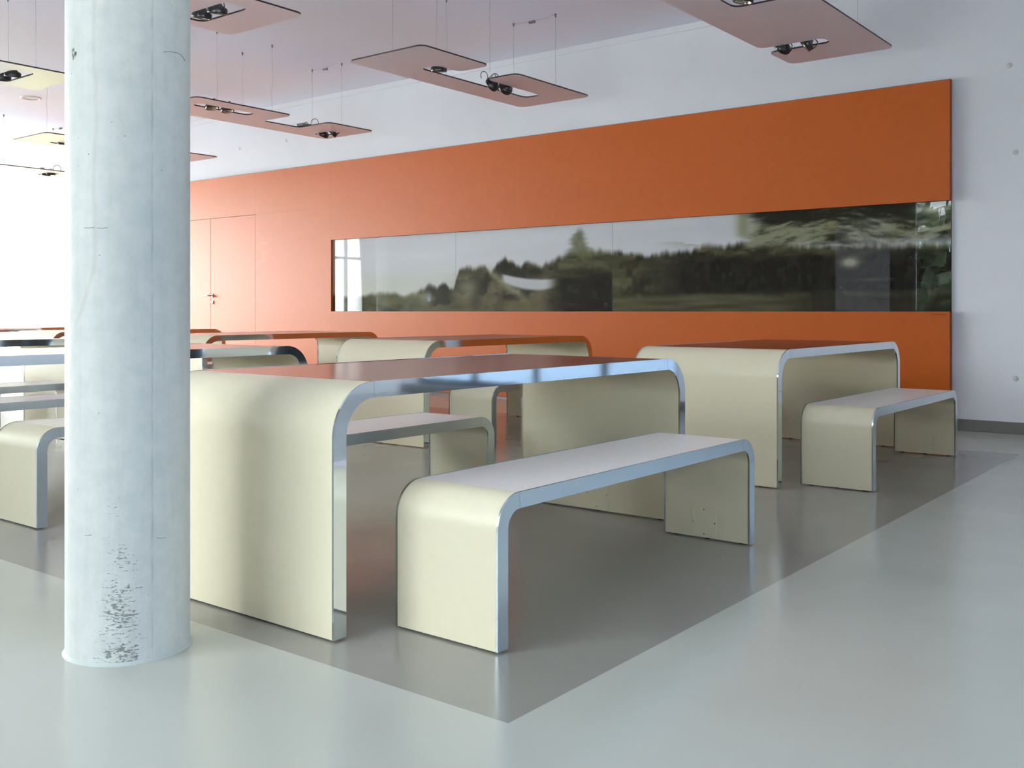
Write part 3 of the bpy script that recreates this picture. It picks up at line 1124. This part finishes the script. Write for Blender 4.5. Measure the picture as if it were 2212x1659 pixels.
def lamp(x0, y0, outlines, spots, label, wires=((.16, .35), (.65, .35), (.16, 1.02), (.65, 1.02), (.16, 1.98), (.65, 1.98)), loops=(), boxes=()):
    """outlines and spots in metres from the panel's near left corner, wires likewise"""
    t = thing('pendant_lamp', label, 'lamp', (x0, y0, ZL), group='flat lamp panels hung from the ceiling')
    obj('panel', plate_mesh(outlines), [M['plate'], M['plate_edge']], t)
    for s in spots:
        add_spot(t, *s)
    rnd = random.Random(int(-x0 * 100))
    top = H - ZL
    for (wx, wy) in wires:
        bm = bmesh.new()
        pts = [(wx + rnd.uniform(-.004, .004), wy + rnd.uniform(-.004, .004), z) for z in np.linspace(.012, top - .01, 7)]
        pts[0] = (wx, wy, .010); pts[-1] = (wx, wy, top - .01)
        tube(bm, pts, .0012, 6)
        obj('suspension_wire', bm, M['wire'], t)
        bm = bmesh.new()
        lathe(bm, [(0, -.03), (.006, -.03), (.008, -.01), (.012, 0), (0, 0)], 12, mat4=Matrix.Translation((wx, wy, top)))
        obj('ceiling_hook', bm, M['cable'], t)
    # slack feed cable along the ceiling between the last two hooks
    (ax, ay), (bx_, by_) = wires[-2], wires[-1]
    bm = bmesh.new()
    n = 14
    tube(bm, [(ax + (bx_ - ax) * k / n, ay + (by_ - ay) * k / n + .012 * math.sin(k * 1.3), top - .006 - .018 * math.sin(math.pi * k / n)) for k in range(n + 1)], .003, 6)
    obj('feed_cable', bm, M['clear'], t)
    bm = bmesh.new()
    mx_ = (ax * .55 + bx_ * .45)
    box(bm, mx_ - .035, mx_ + .035, ay - .012, ay + .012, top - .038, top - .014)
    obj('cable_connector', bm, M['cable'], t, bevel=.004)
    for (lx, ly, lr, ang) in loops:
        bm = bmesh.new()
        ca_, sa_ = math.cos(R(ang)), math.sin(R(ang))
        tube(bm, [(lx + lr * math.cos(q) * ca_, ly + lr * math.cos(q) * sa_, .016 + lr * .7 + lr * 1.0 * math.sin(q)) for q in np.linspace(-.7, math.pi + .7, 18)], .004, 6)
        obj('cable_loop', bm, M['cable'], t)
    for (bx0, by0, bw, bl) in boxes:
        bm = bmesh.new(); box(bm, bx0, bx0 + bw, by0, by0 + bl, .012, .040)
        obj('driver_box', bm, M['cable'], t, bevel=.006)
    return t


w = .82; l = 2.31
# centre: C-shaped panel, slot open to the right
oA = [[(0, 0), (w, 0), (w, .81), (.49, .81), (.49, .53), (.30, .53), (.30, 1.985), (.49, 1.985), (.49, 1.17), (w, 1.17), (w, l), (0, l)]]
lamp(-6.0, 5.553, oA, [(.395, .66, (6, 8), 0), (.40, 1.36, (0, 62), 0), (.40, 1.55, (10, 60), 0)],
     'flat C-shaped lamp panel at top centre, hanging left of the orange wall top', loops=((.52, 1.25, .028, 20), (.44, 1.20, .04, 80)))
# second: stepped panel with two short slots
oB = [[(0, 0), (w, 0), (w, 1.145), (.335, 1.145), (.335, 1.64), (w, 1.64), (w, l), (0, l)],
      [(.46, .19), (.60, .19), (.60, .85), (.46, .85)], [(.165, 1.985), (.47, 1.985), (.47, 2.15), (.165, 2.15)]]
lamp(-8.92, 5.587, oB, [(.53, .38, (4, -10), 0), (.53, .56, (4, -10), 0), (.24, 2.07, (0, 35), 0), (.39, 2.07, (-25, 40), 0)],
     'flat stepped lamp panel immediately right of the column, above the orange door', loops=((.50, 1.72, .045, 20), (.38, 1.70, .03, 10)),
     boxes=((.345, 1.60, .10, .20),))
# right: large panel cut by the picture top
oC = [[(0, 0), (w, 0), (w, l), (0, l), (0, 1.86), (.50, 1.86), (.50, 1.70), (0, 1.70)],
      [(.30, .36), (.66, .36), (.66, .63), (.30, .63)]]
lamp(-3.215, 5.53, oC, [(.42, .50, (0, 10), 0), (.15, 1.78, (20, 50), 0), (.33, 1.78, (-15, 50), 0)],
     'largest lamp panel at the top right, cut off by the picture edge')
# near row
oD = [[(0, 0), (w, 0), (w, l), (0, l)], [(.12, 1.80), (.64, 1.80), (.64, 1.99), (.12, 1.99)], [(.12, .3), (.64, .3), (.64, .49), (.12, .49)]]
lamp(-6.10, 2.185, oD, [(.245, 1.895, (0, 12), 0), (.42, 1.895, (4, 12), 0)],
     'lamp panel at the top edge just right of the column, two spots in slot')
lamp(-9.01, 2.21, oD, [(.245, 1.895, (0, 12), 0), (.42, 1.895, (4, 12), 0)],
     'peach lit lamp panel at the upper left corner, passing behind the column')
# far left
oE = [[(0, 0), (w, 0), (w, l), (0, l)], [(.19, .35), (.32, .35), (.32, .95), (.19, .95)]]
lamp(-11.88, 5.66, oE, [(.255, .50, (4, 8), 0), (.255, .70, (4, 8), 0)],
     'pale peach lamp panel left of the column, its far tip showing right of the column')
oF = [[(0, 0), (w, 0), (w, l), (0, l)], [(.25, 1.68), (.60, 1.68), (.60, 1.86), (.25, 1.86)]]
lamp(-14.80, 5.62, oF, [(.35, 1.77, (0, 12), 0), (.50, 1.77, (0, 12), 0)],
     'lowest lamp panel at the left edge, nearly white, two black spots in its slot', loops=((.72, 1.75, .05, 60),), boxes=((.70, 1.50, .05, .05),))
